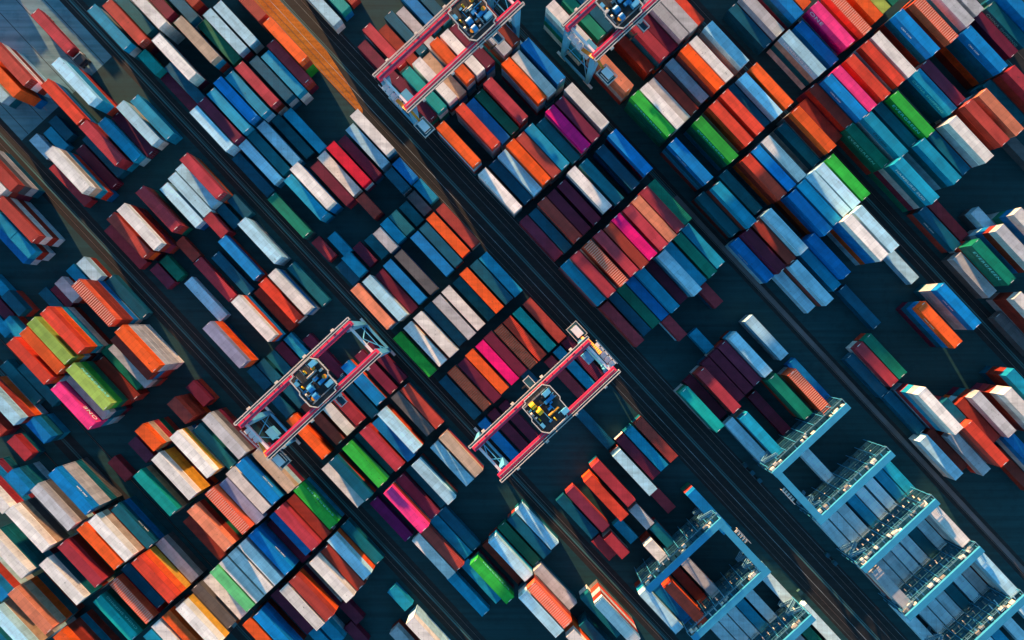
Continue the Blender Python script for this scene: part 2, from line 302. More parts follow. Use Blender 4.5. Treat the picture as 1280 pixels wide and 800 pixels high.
# ---------------------------------------------------------------- container positions (metres), stacks top to bottom
STACKS = """-51.54 -110.35 W 5 0 -; -48.91 -106.05 BDT 4 1 -; -39.21 -109.69 WHF 5 0 -; -38.14 -117.01 WTT 5 0 -; -37.96 -125.58 B 4 0 -;
-26.23 -134.80 B 4 0 -; -25.64 -106.45 CANN 5 0 -; -25.57 -112.07 WTT 5 0 h+; -25.55 -121.56 JHOT 5 0 k+; -25.28 -127.55 LHF 5 0 -;
-13.22 -123.41 F 1 0 -; -12.16 -105.23 oZ 4 0 -; -11.77 -120.73 OA 5 0 -; -11.73 -110.59 QNN 4 0 s+; 1.60 -107.59 K 4 0 -;
-87.41 -82.33 K 1 1 -; -82.96 -85.48 M 1 1 -; -81.21 -81.42 D 2 1 -; -80.85 -88.35 K 1 1 -; -77.06 -75.63 D 1 1 -;
-76.76 -85.31 K 2 1 -; -67.66 -93.92 T 1 0 -; -66.99 -103.75 R 2 0 -; -66.29 -77.79 gY 5 0 -; -66.14 -84.13 IO 5 0 -;
-65.85 -80.47 O 5 0 -; -64.98 -96.60 L 4 0 -; -64.50 -91.24 T 1 0 -; -55.86 -103.18 C 2 1 -; -55.06 -95.84 BD 3 1 -;
-53.01 -78.42 gGN 5 0 e+; -52.31 -81.10 S 4 0 -; -52.18 -83.78 PP 5 0 o+; -52.11 -75.75 A 2 0 -; -38.90 -102.29 SF 5 0 -;
-38.78 -97.09 BSST 5 0 c+; -37.08 -90.79 C 1 1 -; -36.00 -81.79 U 3 1 -; -35.81 -76.45 OH 5 1 -; -26.20 -84.85 QHF 4 0 -;
-25.65 -78.10 WYY 5 0 -; -25.59 -100.71 ON 5 0 -; -25.20 -97.70 WHA 5 0 -; -24.49 -95.02 DBT 3 0 c+; -13.12 -102.55 D 3 0 -;
-12.16 -94.26 S 2 0 -; -11.99 -96.94 IOYA 5 0 -; -11.94 -80.12 JA 5 0 -; -11.61 -86.03 A 2 0 -; 1.10 -75.06 BB 4 0 c+;
1.19 -81.23 W 4 0 -; 1.21 -78.31 W 4 0 -; 1.23 -93.99 F 3 0 -; 1.24 -84.07 W 4 0 -; 1.25 -104.81 W 4 0 -;
1.26 -86.93 E 4 0 -; 1.27 -101.64 O 4 0 -; 1.51 -90.52 W 3 0 -; 2.12 -96.67 WYF 5 0 -; 14.45 -81.69 M 3 0 -;
14.92 -89.63 O 4 0 -; 14.93 -75.42 RO 4 0 -; 14.98 -78.33 W 4 0 -; 15.20 -86.70 BB 4 0 -; 23.71 -82.49 K 2 1 -;
24.25 -79.47 K 2 1 -; 28.91 -76.79 M 1 1 -; -123.01 -50.76 L 2 0 -; -118.82 -46.50 OO 4 0 -; -104.81 -46.52 D 1 1 -;
-104.79 -64.07 W 4 0 -; -104.73 -52.77 L 1 1 -; -103.83 -61.39 R 4 0 -; -103.66 -49.20 K 1 1 -; -94.46 -69.64 K 3 1 -;
-93.70 -53.84 C 1 0 -; -92.50 -72.35 B 2 0 -; -92.45 -46.47 M 1 0 -; -92.16 -65.72 RWAL 4 0 -; -91.22 -49.16 WHK 5 0 -;
-88.26 -69.67 K 3 1 -; -76.55 -67.28 K 1 1 -; -75.82 -72.95 M 1 1 -; -75.08 -70.23 S 2 1 -; -74.99 -63.43 L 2 1 -;
-74.22 -54.36 C 1 0 -; -73.55 -50.61 RO 3 0 -; -72.28 -46.83 WA 4 0 -; -65.99 -74.13 IOKWA 5 0 -; -65.73 -64.90 oAA 5 0 -;
-65.34 -62.22 D 1 0 -; -63.29 -52.78 U 1 1 -; -63.13 -49.86 N 1 1 -; -53.28 -73.08 N 2 0 -; -52.43 -49.09 L 1 0 -;
-52.00 -67.74 A 4 0 -; -51.78 -64.84 OSSS 5 0 -; -51.69 -70.41 S 3 0 -; -39.81 -50.84 uOO 4 0 -; -36.91 -64.46 M 2 1 -;
-35.91 -68.20 RAR 4 1 -; -30.47 -52.44 D 1 1 -; -30.04 -49.76 D 1 1 -; -29.89 -46.60 T 1 1 -; -26.47 -71.88 WY 5 0 -;
-25.12 -69.06 TD 3 0 -; -24.99 -64.90 SF 4 0 -; -22.11 -53.07 D 1 1 -; -21.78 -49.34 D 1 1 -; -12.52 -48.08 A 2 0 -;
-12.41 -69.28 WL 4 0 -; -12.39 -66.36 BDD 4 0 c+; -12.38 -52.77 O 2 0 -; -12.01 -74.64 oO 5 0 -; -11.95 -62.94 H 3 0 -;
-11.68 -71.96 u 4 0 -; 0.52 -61.63 GN 3 0 e+; 1.12 -47.04 GN 3 0 -; 1.15 -69.69 B 3 0 -; 1.17 -66.99 CA 4 0 -;
1.22 -64.31 A 3 0 -; 1.25 -54.38 W 2 0 -; 1.33 -51.47 DI 3 0 -; 2.01 -72.38 M 2 0 -; 14.09 -61.18 T 1 0 -;
14.19 -63.86 LO 3 0 -; 14.81 -52.44 v 1 0 -; 14.93 -46.40 P 4 0 -; 14.95 -66.54 A 3 0 -; 14.96 -69.22 WS 4 0 -;
24.33 -74.11 M 1 1 -; 27.33 -45.05 K 1 0 -; 27.56 -47.73 R 2 0 -; 27.58 -50.41 W 2 0 -; 29.76 -63.57 K 1 1 -;
39.73 -68.83 S 2 0 -; 39.89 -46.82 K 1 0 -; 39.91 -51.28 K 1 0 -; 40.17 -63.57 WLL 3 0 -; -121.99 -32.33 C 1 0 -;
-119.07 -43.08 RWAL 4 0 -; -111.58 -15.51 T 2 0 -; -111.18 -21.53 K 3 0 -; -109.68 -18.23 R 3 0 -; -106.00 -40.88 I 3 0 -;
-104.58 -34.71 LKK 5 0 -; -100.42 -20.46 Q 2 1 -; -94.81 -15.17 WW 4 0 -; -93.34 -43.58 D 1 0 -; -93.25 -40.90 CC 3 0 -;
-92.25 -35.14 M 1 0 -; -92.21 -37.86 KL 2 0 -; -92.12 -32.14 LW 2 0 -; -91.15 -20.53 M 1 0 -; -91.14 -17.85 DD 2 0 -;
-90.83 -28.81 KK 2 0 -; -78.61 -17.54 MM 3 0 -; -78.45 -20.28 LL 3 0 -; -73.42 -41.67 CR 3 0 -; -72.23 -31.94 L 2 0 -;
-72.08 -29.26 C 3 0 -; -71.88 -34.63 L 2 0 -; -71.39 -37.69 L 2 0 -; -66.28 -17.60 L 2 0 -; -66.12 -21.11 D 1 0 -;
-63.84 -44.15 R 1 1 -; -62.94 -31.95 D 1 1 -; -62.81 -28.54 D 1 1 -; -62.61 -35.01 C 2 1 -; -54.40 -44.34 C 1 0 -;
-53.35 -36.15 B 2 0 -; -52.72 -21.11 N 2 0 -; -52.47 -15.21 KK 3 0 -; -52.47 -40.36 D 1 0 -; -52.38 -29.62 LL 3 0 -;
-42.17 -20.80 C 1 1 -; -40.44 -17.35 K 1 1 -; -39.80 -36.03 I 2 0 -; -39.79 -42.14 WOB 4 0 -; -39.69 -38.72 A 1 0 -;
-39.16 -32.50 WB 3 0 -; -38.65 -29.10 T 1 0 -; -34.24 -20.58 D 1 1 -; -34.22 -17.90 K 2 1 -; -30.08 -41.03 K 1 1 -;
-29.96 -43.92 M 1 1 -; -23.89 -37.87 M 1 0 -; -23.89 -21.08 J 3 0 -; -23.46 -17.80 L 3 0 -; -23.30 -15.11 M 1 0 -;
-13.05 -28.26 M 1 0 -; -12.87 -35.17 B 2 0 -; -12.80 -31.56 M 1 0 -; -12.64 -41.69 C 2 0 -; -12.53 -44.81 W 2 0 -;
-11.56 -38.56 T 1 0 -; -9.62 -18.43 W 2 0 -; -9.50 -21.82 G 2 0 -; 0.18 -31.48 F 2 0 -; 0.35 -28.80 R 2 0 -;
0.87 -35.86 LO 3 0 -; 0.92 -44.36 T 1 0 -; 1.12 -41.68 CI 3 0 -; 1.48 -38.71 B 2 0 -; 4.81 -18.00 o 2 0 -;
4.98 -21.27 D 1 0 -; 5.09 -15.00 M 2 0 -; 14.40 -29.34 H 3 0 -; 14.76 -38.13 LT 3 0 -; 14.77 -32.69 LT 2 0 -;
14.78 -41.04 T 1 0 -; 14.91 -43.72 U 2 0 -; 18.37 -18.16 M 1 0 -; 18.48 -21.33 B 1 0 -; 27.24 -42.37 D 1 0 -;
38.84 -28.36 L 2 0 -; 39.19 -31.04 D 2 0 -; 39.43 -37.26 LKA 3 0 -; 39.46 -34.50 N 1 0 -; 40.05 -39.94 A 1 0 -;
40.31 -43.80 GN 3 0 e+; 43.93 -17.00 U 2 0 -; 44.13 -20.17 D 1 0 -; 51.87 -34.74 S 2 0 -; 52.47 -37.42 oA 4 0 -;
52.68 -40.20 LSD 4 0 -; 53.67 -20.54 C 1 1 -; 54.66 -17.86 C 2 1 -; 63.99 -31.11 T 2 0 -; 64.70 -28.43 WAS 5 0 -;
66.37 -38.37 WOO 4 0 -; 68.36 -35.69 D 2 0 -; 71.59 -20.29 LK 3 0 -; 73.71 -17.61 B 2 0 -; -109.66 -9.52 M 3 0 -;
-109.12 -3.49 R 2 0 -; -107.85 -12.20 WWWW 4 0 -; -105.30 -6.17 D 3 0 -; -94.33 -8.85 HKR 4 0 -; -93.76 5.35 RR 4 0 -;
-92.97 -5.64 N 2 0 -; -92.53 -2.96 L 3 0 -; -92.25 -0.00 LW 3 0 -; -80.58 5.60 ORGGW 4 0 -; -79.61 -11.79 BK 3 0 -;
-78.80 -5.84 C 3 0 -; -78.75 -14.59 KK 3 0 -; -78.71 -8.92 KL 3 0 -; -77.55 2.92 CR 3 0 -; -77.49 -2.58 DS 3 0 -;
-76.56 0.24 KW 3 0 -; -66.55 -11.60 L 2 0 -; -66.42 -14.72 T 2 0 -; -66.38 -8.28 T 1 0 -; -64.56 -5.13 K 2 0 -;
-52.95 5.87 WK 3 0 -; -52.57 -12.23 WBB 4 0 -; -52.13 2.96 LL 2 0 -; -51.91 -6.14 W 2 0 -; -51.37 -0.18 M 2 0 -;
-51.33 -8.82 M 2 0 -; -51.30 -3.03 Z 3 0 -; -42.09 5.45 B 2 1 -; -41.81 -6.16 R 2 1 -; -41.73 2.59 D 2 1 -;
-35.81 5.77 K 1 1 -; -34.78 2.76 F 1 1 -; -34.70 -14.67 M 1 1 -; -34.23 -0.22 T 1 1 -; -34.16 -11.41 T 1 1 -;
-33.86 -6.03 K 2 1 -; -33.82 -3.35 T 2 1 -; -33.37 -8.73 S 2 1 -; -24.47 5.67 R 2 0 -; -24.42 2.59 O 2 0 -;
-23.88 -0.18 D 2 0 -; -23.78 -3.05 B 2 0 -; -23.33 -12.04 B 2 0 -; -23.19 -8.64 F 2 0 -; -9.98 -12.08 D 1 0 -;
-9.70 -6.34 W 2 0 -; -9.69 -3.15 T 1 0 -; -9.64 2.53 D 2 0 -; -9.63 -0.47 O 3 0 -; -9.59 -9.31 S 2 0 -;
-9.51 -15.00 W 3 0 -; -9.45 5.28 K 2 0 -; 4.69 -6.48 M 2 0 -; 4.74 -12.32 O 2 0 -; 4.84 -9.16 V 2 0 -;
5.09 -3.56 o 2 0 -; 5.12 -0.73 I 2 0 -; 5.14 2.27 Q 2 0 -; 5.16 5.43 R 2 0 -; 17.02 -6.24 D 1 0 -;
17.80 5.92 M 1 0 -; 18.16 3.02 K 1 0 -; 18.40 -0.02 C 1 0 -; 18.79 -14.97 M 1 0 -; 31.35 -3.14 D 1 0 -;
42.91 2.46 K 2 0 -; 42.93 5.47 R 2 0 -; 43.00 -0.25 M 2 0 -; 43.01 -8.53 C 3 0 -; 44.29 -11.96 IA 3 0 -;
44.50 -3.21 L 3 0 -; 53.57 -9.09 S 2 1 -; 54.25 -14.26 K 1 1 -; 55.04 -2.98 C 1 1 -; 59.94 -8.48 T 2 1 -;
61.22 -11.94 WA 3 1 -; 62.55 3.08 BRN 3 0 -; 73.35 -14.93 IOO 4 0 -; 73.53 -8.79 S 2 0 -; 74.29 -11.97 A 1 0 -;
87.00 2.58 r 1 0 -; 87.00 -3.06 r 1 0 -; 87.00 -6.05 K 1 0 -; 87.00 -8.73 r 1 0 -; 87.00 -11.41 r 1 0 -;
87.00 -14.09 r 1 0 -; 101.60 0.83 N 1 0 -; 101.60 4.02 r 1 0 -; 101.60 -2.09 S 1 0 -; -85.57 24.02 R 1 0 -;
-84.52 20.80 Q 2 0 -; -83.75 17.31 LW 2 0 -; -67.90 33.64 B 1 0 -; -67.21 36.58 D 1 0 -; -66.41 21.57 C 2 0 -;
-66.10 27.61 D 1 0 -; -64.87 30.30 S 1 0 -; -64.67 24.48 A 1 0 -; -64.30 18.13 M 2 0 -; -51.97 18.11 M 3 0 -;
-51.76 29.89 OWK 4 0 -; -51.48 32.81 WS 4 0 -; -51.23 26.64 H 3 0 -; -51.19 35.49 M 4 0 -; -51.19 20.79 Q 4 0 -;
-51.17 23.95 WK 4 0 -; -50.82 42.99 A 4 0 -; -50.60 40.31 S 4 0 -; -37.70 44.71 BK 4 0 -; -37.48 38.56 XLL 4 0 -;
-37.10 24.06 I 4 0 -; -37.07 41.24 W 4 0 -; -37.02 18.11 O 4 0 -; -37.02 32.56 C 4 0 -; -36.93 29.72 N 3 0 -;
-36.83 26.89 B 3 0 -; -23.63 44.97 W 4 0 -; -23.59 21.50 D 2 0 -; -23.43 26.88 XO 4 0 -; -23.40 18.09 W 3 0 -;
-23.36 24.20 LS 3 0 -; -23.08 32.24 K 4 0 -; -23.04 29.56 R 4 0 -; -22.90 38.50 V 4 0 -; -22.87 41.42 M 4 0 -;
-22.60 35.49 T 3 0 -; -9.56 32.68 WB 4 0 -; -9.32 17.87 U 2 0 -; -9.26 23.53 R 3 0 -; -9.15 26.21 M 3 0 -;
-9.13 29.40 M 3 0 -; -9.07 20.57 D 2 0 -; -9.03 41.24 D 3 0 -; -8.98 35.82 T 4 0 -; 4.75 40.89 C 5 0 -;
4.76 43.83 N 4 0 -; 4.76 17.38 K 4 0 -; 4.80 20.06 C 5 0 -; 4.86 26.85 C 5 0 -; 4.92 23.66 o 5 0 -;
4.99 32.31 V 5 0 -; 5.03 38.21 J 5 0 -; 5.12 35.53 C 5 0 -; 5.21 29.63 A 5 0 -; 17.41 20.85 D 2 0 -;
17.48 37.41 K 3 0 -; 17.51 23.53 N 2 0 -; 17.55 43.87 K 2 0 -; 17.57 26.21 B 2 0 -; 17.57 28.89 K 3 0 -;
17.58 40.50 N 3 0 -; 17.73 17.68 C 3 0 -; 17.73 32.00 M 2 0 -; 17.88 34.68 LK 4 0 -; 26.89 26.13 C 2 1 -;
27.02 37.36 C 2 1 -; 33.80 29.11 K 1 1 -; 42.73 34.30 LK 3 0 -; 43.03 40.19 L 2 0 -; 43.19 31.62 U 2 0 -;
43.24 28.86 M 2 0 -; 43.33 26.18 M 2 0 -; 43.82 23.50 CR 3 0 -; 44.16 20.74 M 1 0 -; 44.41 17.76 QNS 3 0 -;
55.92 34.37 NN 3 0 -; 56.96 29.26 M 1 0 -; 57.15 20.71 LT 2 0 -; 57.74 41.11 B 1 0 -; 57.89 23.69 KHL 3 0 -;
58.22 38.43 oo 3 0 -; 72.50 29.03 r 1 0 -; 87.00 21.06 r 1 0 -; 87.00 23.82 r 1 0 -; 87.00 26.50 r 1 0 -;
87.00 29.68 K 1 0 -; 87.00 32.36 r 1 0 -; 87.00 35.35 r 1 0 -; 87.00 38.32 K 1 0 -; 87.00 41.00 K 1 0 -;
100.05 40.26 WSW 4 0 -; 101.60 23.94 r 1 0 -; 101.60 26.62 r 1 0 -; 101.60 29.32 r 1 0 -; 101.60 32.20 r 1 0 -;
101.60 34.88 T 1 0 -; 101.60 37.58 r 1 0 -; 102.59 21.21 SW 4 0 -; 115.74 40.56 LSW 4 0 -; 116.10 20.49 r 1 0 -;
116.10 24.07 r 1 0 -; 116.10 26.75 r 1 0 -; 116.10 29.43 r 1 0 -; 116.10 32.11 T 1 0 -; 116.10 35.08 r 1 0 -;
116.10 37.76 S 1 0 -; 130.70 36.72 r 1 0 -; 130.70 32.81 K 1 0 -; 130.70 41.66 r 1 0 -; 130.70 30.13 r 1 0 -;
-39.36 53.84 WS 5 0 -; -39.24 58.97 N 3 0 -; -39.21 61.67 D 3 0 -; -26.35 62.73 A 2 0 -; -26.08 71.62 SF 4 0 -;
-26.00 54.63 JJ 4 0 -; -25.96 68.94 M 3 0 -; -25.92 74.30 SS 4 0 -; -25.86 65.41 C 4 0 -; -12.83 67.18 L 2 0 -;
-12.35 62.70 A 3 0 -; -12.32 69.86 XA 4 0 -; -12.30 54.60 GNN 4 0 e-; -12.29 72.54 WO 4 0 -; -12.26 60.02 S 3 0 -;
-12.15 57.34 WW 4 0 -; -9.43 45.06 BMD 4 0 -; 1.05 72.36 D 3 0 -; 1.12 69.52 I 4 0 -; 1.25 65.97 IA 4 0 -;
1.25 53.62 BDK 4 0 c-; 1.55 61.04 GN 4 0 e-; 14.40 58.72 T 2 0 -; 14.51 51.41 T 2 0 -; 15.05 54.09 KAT 4 0 -;
15.08 69.25 W 4 0 -; 15.11 63.24 IA 4 0 -; 15.11 66.13 B 4 0 -; 27.33 58.38 LS 4 0 -; 27.61 52.70 M 3 0 -;
27.64 71.21 L 4 0 -; 27.66 68.30 K 4 0 -; 27.68 55.70 A 3 0 -; 27.72 50.02 B 2 0 c-; 27.84 73.95 L 4 0 -;
27.90 65.30 BB 4 0 -; 38.47 62.62 BB 3 0 -; 39.66 59.94 KD 2 0 -; 39.96 52.93 L 1 0 -; 39.99 69.60 WBB 5 0 -;
40.17 72.60 L 5 0 -; 40.26 55.61 LA 3 0 -; 53.21 61.57 D 1 0 -; 64.85 54.54 C 2 0 -; 64.85 57.22 N 2 0 -;
66.09 51.86 D 1 0 -; 66.22 69.43 OBD 4 0 c-; 78.44 52.35 D 1 0 -; 79.25 55.48 WSK 5 0 -; 83.59 59.22 D 3 1 -;
89.06 61.90 A 3 0 -; 89.08 64.58 SA 4 0 -; 90.74 73.66 KAA 4 0 -; 90.77 50.81 L 2 0 -; 91.58 53.49 A 1 0 -;
92.15 69.30 WSA 5 0 -; 92.86 58.85 IA 4 0 -; 94.34 56.17 S 2 0 -; 101.96 64.69 B 3 0 -; 105.57 62.01 A 1 0 -;
-26.25 77.43 I 3 0 -; -12.50 96.43 O 4 0 -; -12.39 77.36 LS 4 0 -; -12.18 86.46 DD 2 0 -; -12.11 89.14 SM 3 0 -;
-11.89 93.66 BD 4 0 c-; 0.52 97.77 PV 4 0 o-; 0.83 88.65 LHT 4 0 h-; 1.12 102.36 oA 4 0 -; 1.20 75.04 L 4 0 -;
1.24 93.57 BB 3 0 -; 1.25 78.32 O 4 0 -; 13.78 86.16 A 3 0 -; 14.42 91.54 PV 4 0 -; 14.46 88.84 BD 4 0 c-;
14.60 95.49 IA 4 0 -; 14.64 100.04 I 4 0 -; 14.81 103.22 W 4 0 -; 14.89 78.64 OA 4 0 -; 14.92 83.48 A 2 0 -;
15.51 75.96 T 2 0 -; 26.11 86.16 NN 3 0 e-; 26.79 89.60 KSS 4 0 t-; 26.93 94.11 T 3 0 -; 27.14 104.15 KDT 4 0 s-;
27.48 97.08 GN 4 0 e-; 27.93 76.87 G 4 0 -; 38.44 86.40 KTS 5 0 h-; 39.26 94.28 KT 4 0 -; 39.81 98.63 D 3 0 -;
39.93 101.33 WSA 5 0 -; 51.52 75.28 LT 1 0 -; 51.80 86.53 D 2 0 c-; 52.12 90.57 C 1 0 -; 60.34 95.33 L 2 0 -;
64.13 87.86 NN 4 0 e-; 64.56 98.01 WB 5 0 -; 64.57 92.65 SAB 5 0 -; 65.25 85.18 SF 2 0 -; 66.09 75.34 BSST 4 0 c-;
79.28 86.58 WAAS 4 0 -; 82.75 83.90 F 1 0 -; 85.43 89.26 NNA 4 0 -; 0.52 110.40 g 3 0 -; 0.60 106.27 O 4 0 -;
0.68 113.24 N 3 0 -; 14.56 108.82 BDA 5 0 c-; 14.73 121.94 S 5 0 -; 15.09 118.70 SKT 5 0 -; 15.27 113.71 oAA 5 0 -;
26.72 129.23 BB 5 0 c-; 26.95 106.94 U 4 0 -; 27.15 122.92 M 4 0 -; 27.51 117.26 BDT 5 0 c-; 27.52 126.55 TNT 4 0 s-;
39.63 106.44 RAF 5 0 -; 40.12 110.33 J 5 0 -; 40.13 115.69 T 3 0 -; 40.60 118.37 CA 5 0 -; 52.46 114.09 F 1 0 -;"""
boxes = []   # u, v, z, key, short, mark, level, n
COMMON = 'WLSKBDTRIOCMUANFSLRAD'
for e in STACKS.replace('\n', '').split(';'):
    q = e.split()
    if len(q) < 6: continue
    u, v, cs, n, sh, mk = float(q[0]), float(q[1]), q[2], int(q[3]), int(q[4]), q[5]
    for t in range(n):
        lv = n-1-t
        key = cs[t] if t < len(cs) else rng.choice(COMMON)
        boxes.append([u, v, lv*CH, key, sh, mk if t == (1 if mk[0] == 'k' else 0) else '-', t, n])
tb = min(boxes, key=lambda b: (W(b[0], b[1]) - Vector((-106.2, 66.8, 0))).length)
tb[2] = 1.22; TRK = (tb[0], tb[1])

CAMH = 187.0
FPX = 640/math.tan(R(33))
def proj(p): 
    k = FPX/(CAMH-p.z); return 640+p.x*k, 400-p.y*k
# which of them show largest from the camera
vs, fs = [], []
for b in boxes:
    L = 6.058 if b[4] else 12.192; i = len(vs)
    for z in (b[2], b[2]+CH-GAPZ):
        for x, y in ((-1, -1), (1, -1), (1, 1), (-1, 1)): vs.append(W(b[0]+x*L/2, b[1]+y*CW/2, z))
    for q in ((0, 3, 2, 1), (4, 5, 6, 7), (0, 1, 5, 4), (1, 2, 6, 5), (2, 3, 7, 6), (3, 0, 4, 7)): fs.append([i+k for k in q])
tree = BVHTree.FromPolygons(vs, fs); cnt = [0]*len(boxes); org = Vector((0, 0, CAMH))
for py in range(2, 800, 4):
    for px in range(2, 1280, 4):
        d = Vector(((px-640)/FPX, (400-py)/FPX, -1)).normalized()
        h = tree.ray_cast(org, d)
        if h[2] is not None: cnt[h[2]//6] += 1
order = sorted(range(len(boxes)), key=lambda i: -cnt[i])
single = set(order[:300])
print('boxes', len(boxes), 'seen', sum(c > 0 for c in cnt), 'smallest single', cnt[order[299]])
# ---------------------------------------------------------------- labels
def region(px, py):
    c = ['far left', 'left', 'centre left', 'centre', 'centre right', 'right', 'far right'][min(6, max(0, int(px/1280*7)))]
    r = ['top', 'upper', 'middle', 'lower', 'bottom'][min(4, max(0, int(py/800*5)))]
    return r, c
sidx = sorted(single, key=lambda i: (boxes[i][1], boxes[i][0]))
tops = [i for i in range(len(boxes)) if boxes[i][6] == 0]
info = {}
for i in sidx:
    b = boxes[i]; L = 6.058 if b[4] else 12.192; p = W(b[0], b[1], b[2]+CH); px, py = proj(p)
    nb = {}
    for s in (-1, 1):
        best = None
        for j in tops:
            if j == i: continue
            c = boxes[j]
            if abs(c[0]-b[0]) < 5 and 1.5 < s*(c[1]-b[1]) < 4.4:
                d = abs(c[1]-b[1])
                if best is None or d < best[0]: best = (d, j)
        nb[s] = PAL[boxes[best[1]][3]][1] if best else None
    above = [j for j in range(len(boxes)) if boxes[j][6] == b[6]-1 and boxes[j][0] == b[0] and boxes[j][1] == b[1]] if b[6] else []
    info[i] = (px, py, nb, above)
def label(i, lvl):
    b = boxes[i]; px, py, nb, above = info[i]; w = PAL[b[3]][1]; sz = 'short ' if b[4] else ''
    mk = {'o': ' lettered ONE', 's': ' lettered CHINA SHIPPING', 'e': ' lettered EVERGREEN', 'c': ' lettered CMA CGM', 'k': ' lettered COSCO', 'h': ' lettered HAMBURG SÜD', 't': ' with dark lettering', '-': ''}[b[5][0]]
    if above: pos = 'under the ' + PAL[boxes[above[0]][3]][1] + ' one'
    elif nb[-1] and nb[1]: pos = ('between two ' + nb[1] + ' ones') if nb[1] == nb[-1] else ('between ' + nb[-1] + ' and ' + nb[1] + ' ones')
    elif nb[-1] or nb[1]: pos = 'with only a ' + (nb[-1] or nb[1]) + ' one beside it'
    else: pos = 'with free space along both sides'
    r, c = region(px, py)
    base = sz + w + ' container' + mk + ' ' + pos
    if lvl == 0: return base
    s = base + ', ' + r + ' ' + c
    if lvl == 1: return s
    return s
lab = {i: label(i, 1) for i in sidx}
def clash():
    d = {}
    for i in sidx: d.setdefault(lab[i], []).append(i)
    return [x for x in d.values() if len(x) > 1]
for grp in clash():
    k = sorted(grp, key=lambda i: info[i][1])
    if len(k) == 2 and abs(info[k[0]][1]-info[k[1]][1]) > 12: nm = ['upper one', 'lower one']
    elif len(k) == 2: k = sorted(grp, key=lambda i: info[i][0]); nm = ['left one', 'right one']
    else: nm = ['uppermost', 'second from top', 'third from top', 'fourth from top', 'fifth from top'][:len(k)]
    if len(k) > 2: nm[-1] = 'lowermost'
    for i, w in zip(k, nm): lab[i] = lab[i] + ', ' + w
for i in sidx:
    if len(lab[i].split()) > 16: lab[i] = lab[i].replace('with free space along both sides', 'standing apart').replace('with only a ', 'beside a ').replace(' one beside it', ' one')
for i in sidx:
    for vwl in ('orange', 'ice blue'): lab[i] = lab[i].replace(' a '+vwl, ' an '+vwl)
left = clash(); print('label clashes', len(left), 'longest', max(len(x.split()) for x in lab.values()))
GRP = 'shipping containers stacked across the yard'
reef_u = [U0+7.5 for U0 in (65.0, 79.5, 94.1, 108.6, 123.2)]
for i in sidx:
    b = boxes[i]
    reefer = any(abs(b[0]-x) < .4 for x in reef_u) and -21 < b[1] < 45
    container(b[0], b[1], b[2], b[3], b[4], b[5], lab[i], GRP, (rng.random() < .4) and not reefer, reefer)
# the remaining containers: one mass
sb = MB(); keys = sorted(PAL); ki = {k: i for i, k in enumerate(keys)}
def mass_box(sb, u, v, z, key, sh):
    L = 6.058 if sh else 12.192; t = MB(); m = ki[key]; H = CH-GAPZ; h = L/2; w = CW/2
    nn = 17 if sh else 34
    corr_wall(t, -h+.13, h-.13, w-.02, 1, .17, H-.08, nn, .036, m); corr_wall(t, -h+.13, h-.13, -w+.02, -1, .17, H-.08, nn, .036, m)
    end_wall(t, -h+.02, -1, .12, H-.12, 8, .045, m); t.box(h-.07, h-.03, -w+.13, w-.13, .12, H-.12, m)
    frame(t, L, m); roof_sheet(t, L, (24 if key == 'o' else 30)//(2 if sh else 1), .13 if key == 'o' else .02, H-.02, m, ki['J'] if key == 'o' else None)
    i = len(sb.v); M = Matrix.Translation(W(u, v, z)) @ Matrix.Rotation(ROT, 4, 'Z')
    sb.v += [tuple(M @ Vector(p)) for p in t.v]; sb.f += [[i+k for k in f] for f in t.f]; sb.m += t.m
for i, b in enumerate(boxes):
    if i not in single: mass_box(sb, b[0], b[1], b[2], b[3], b[4])
rr = random.Random(3)
def off(v0, nsl, u0, rows, hmin, hmax):  # unseen stacks outside the frame, added to throw shade into the yard
    for row in range(rows):
        for j in range(nsl):
            u = u0-13.9*row; v = v0+2.95*j
            p = W(u, v, 10); x, y = proj(p)
            if -70 < y < 870 and -60 < x < 1340: continue
            if any(abs(q[0]-u) < 12.6 and abs(q[1]-v) < 2.6 for q in boxes): continue
            n = rr.randint(hmin, hmax)
            for t in range(n): mass_box(sb, u, v, t*CH, rr.choice(COMMON), 0)
off(-21.3, 10, -60, 9, 1, 3); off(51.1, 10, -60, 9, 2, 4); off(85.0, 10, -60, 7, 2, 4)
off(-54.5, 9, -158, 2, 1, 3); off(-92, 10, -100, 4, 3, 5); off(18.2, 10, -250, 2, 1, 2)

o = sb.obj('container_stacks', [PM[k] for k in keys]); tag(o, 'remaining stacked containers of the yard, lower tiers, small or half hidden and added unseen ones', 'container stacks', None, 'stuff')

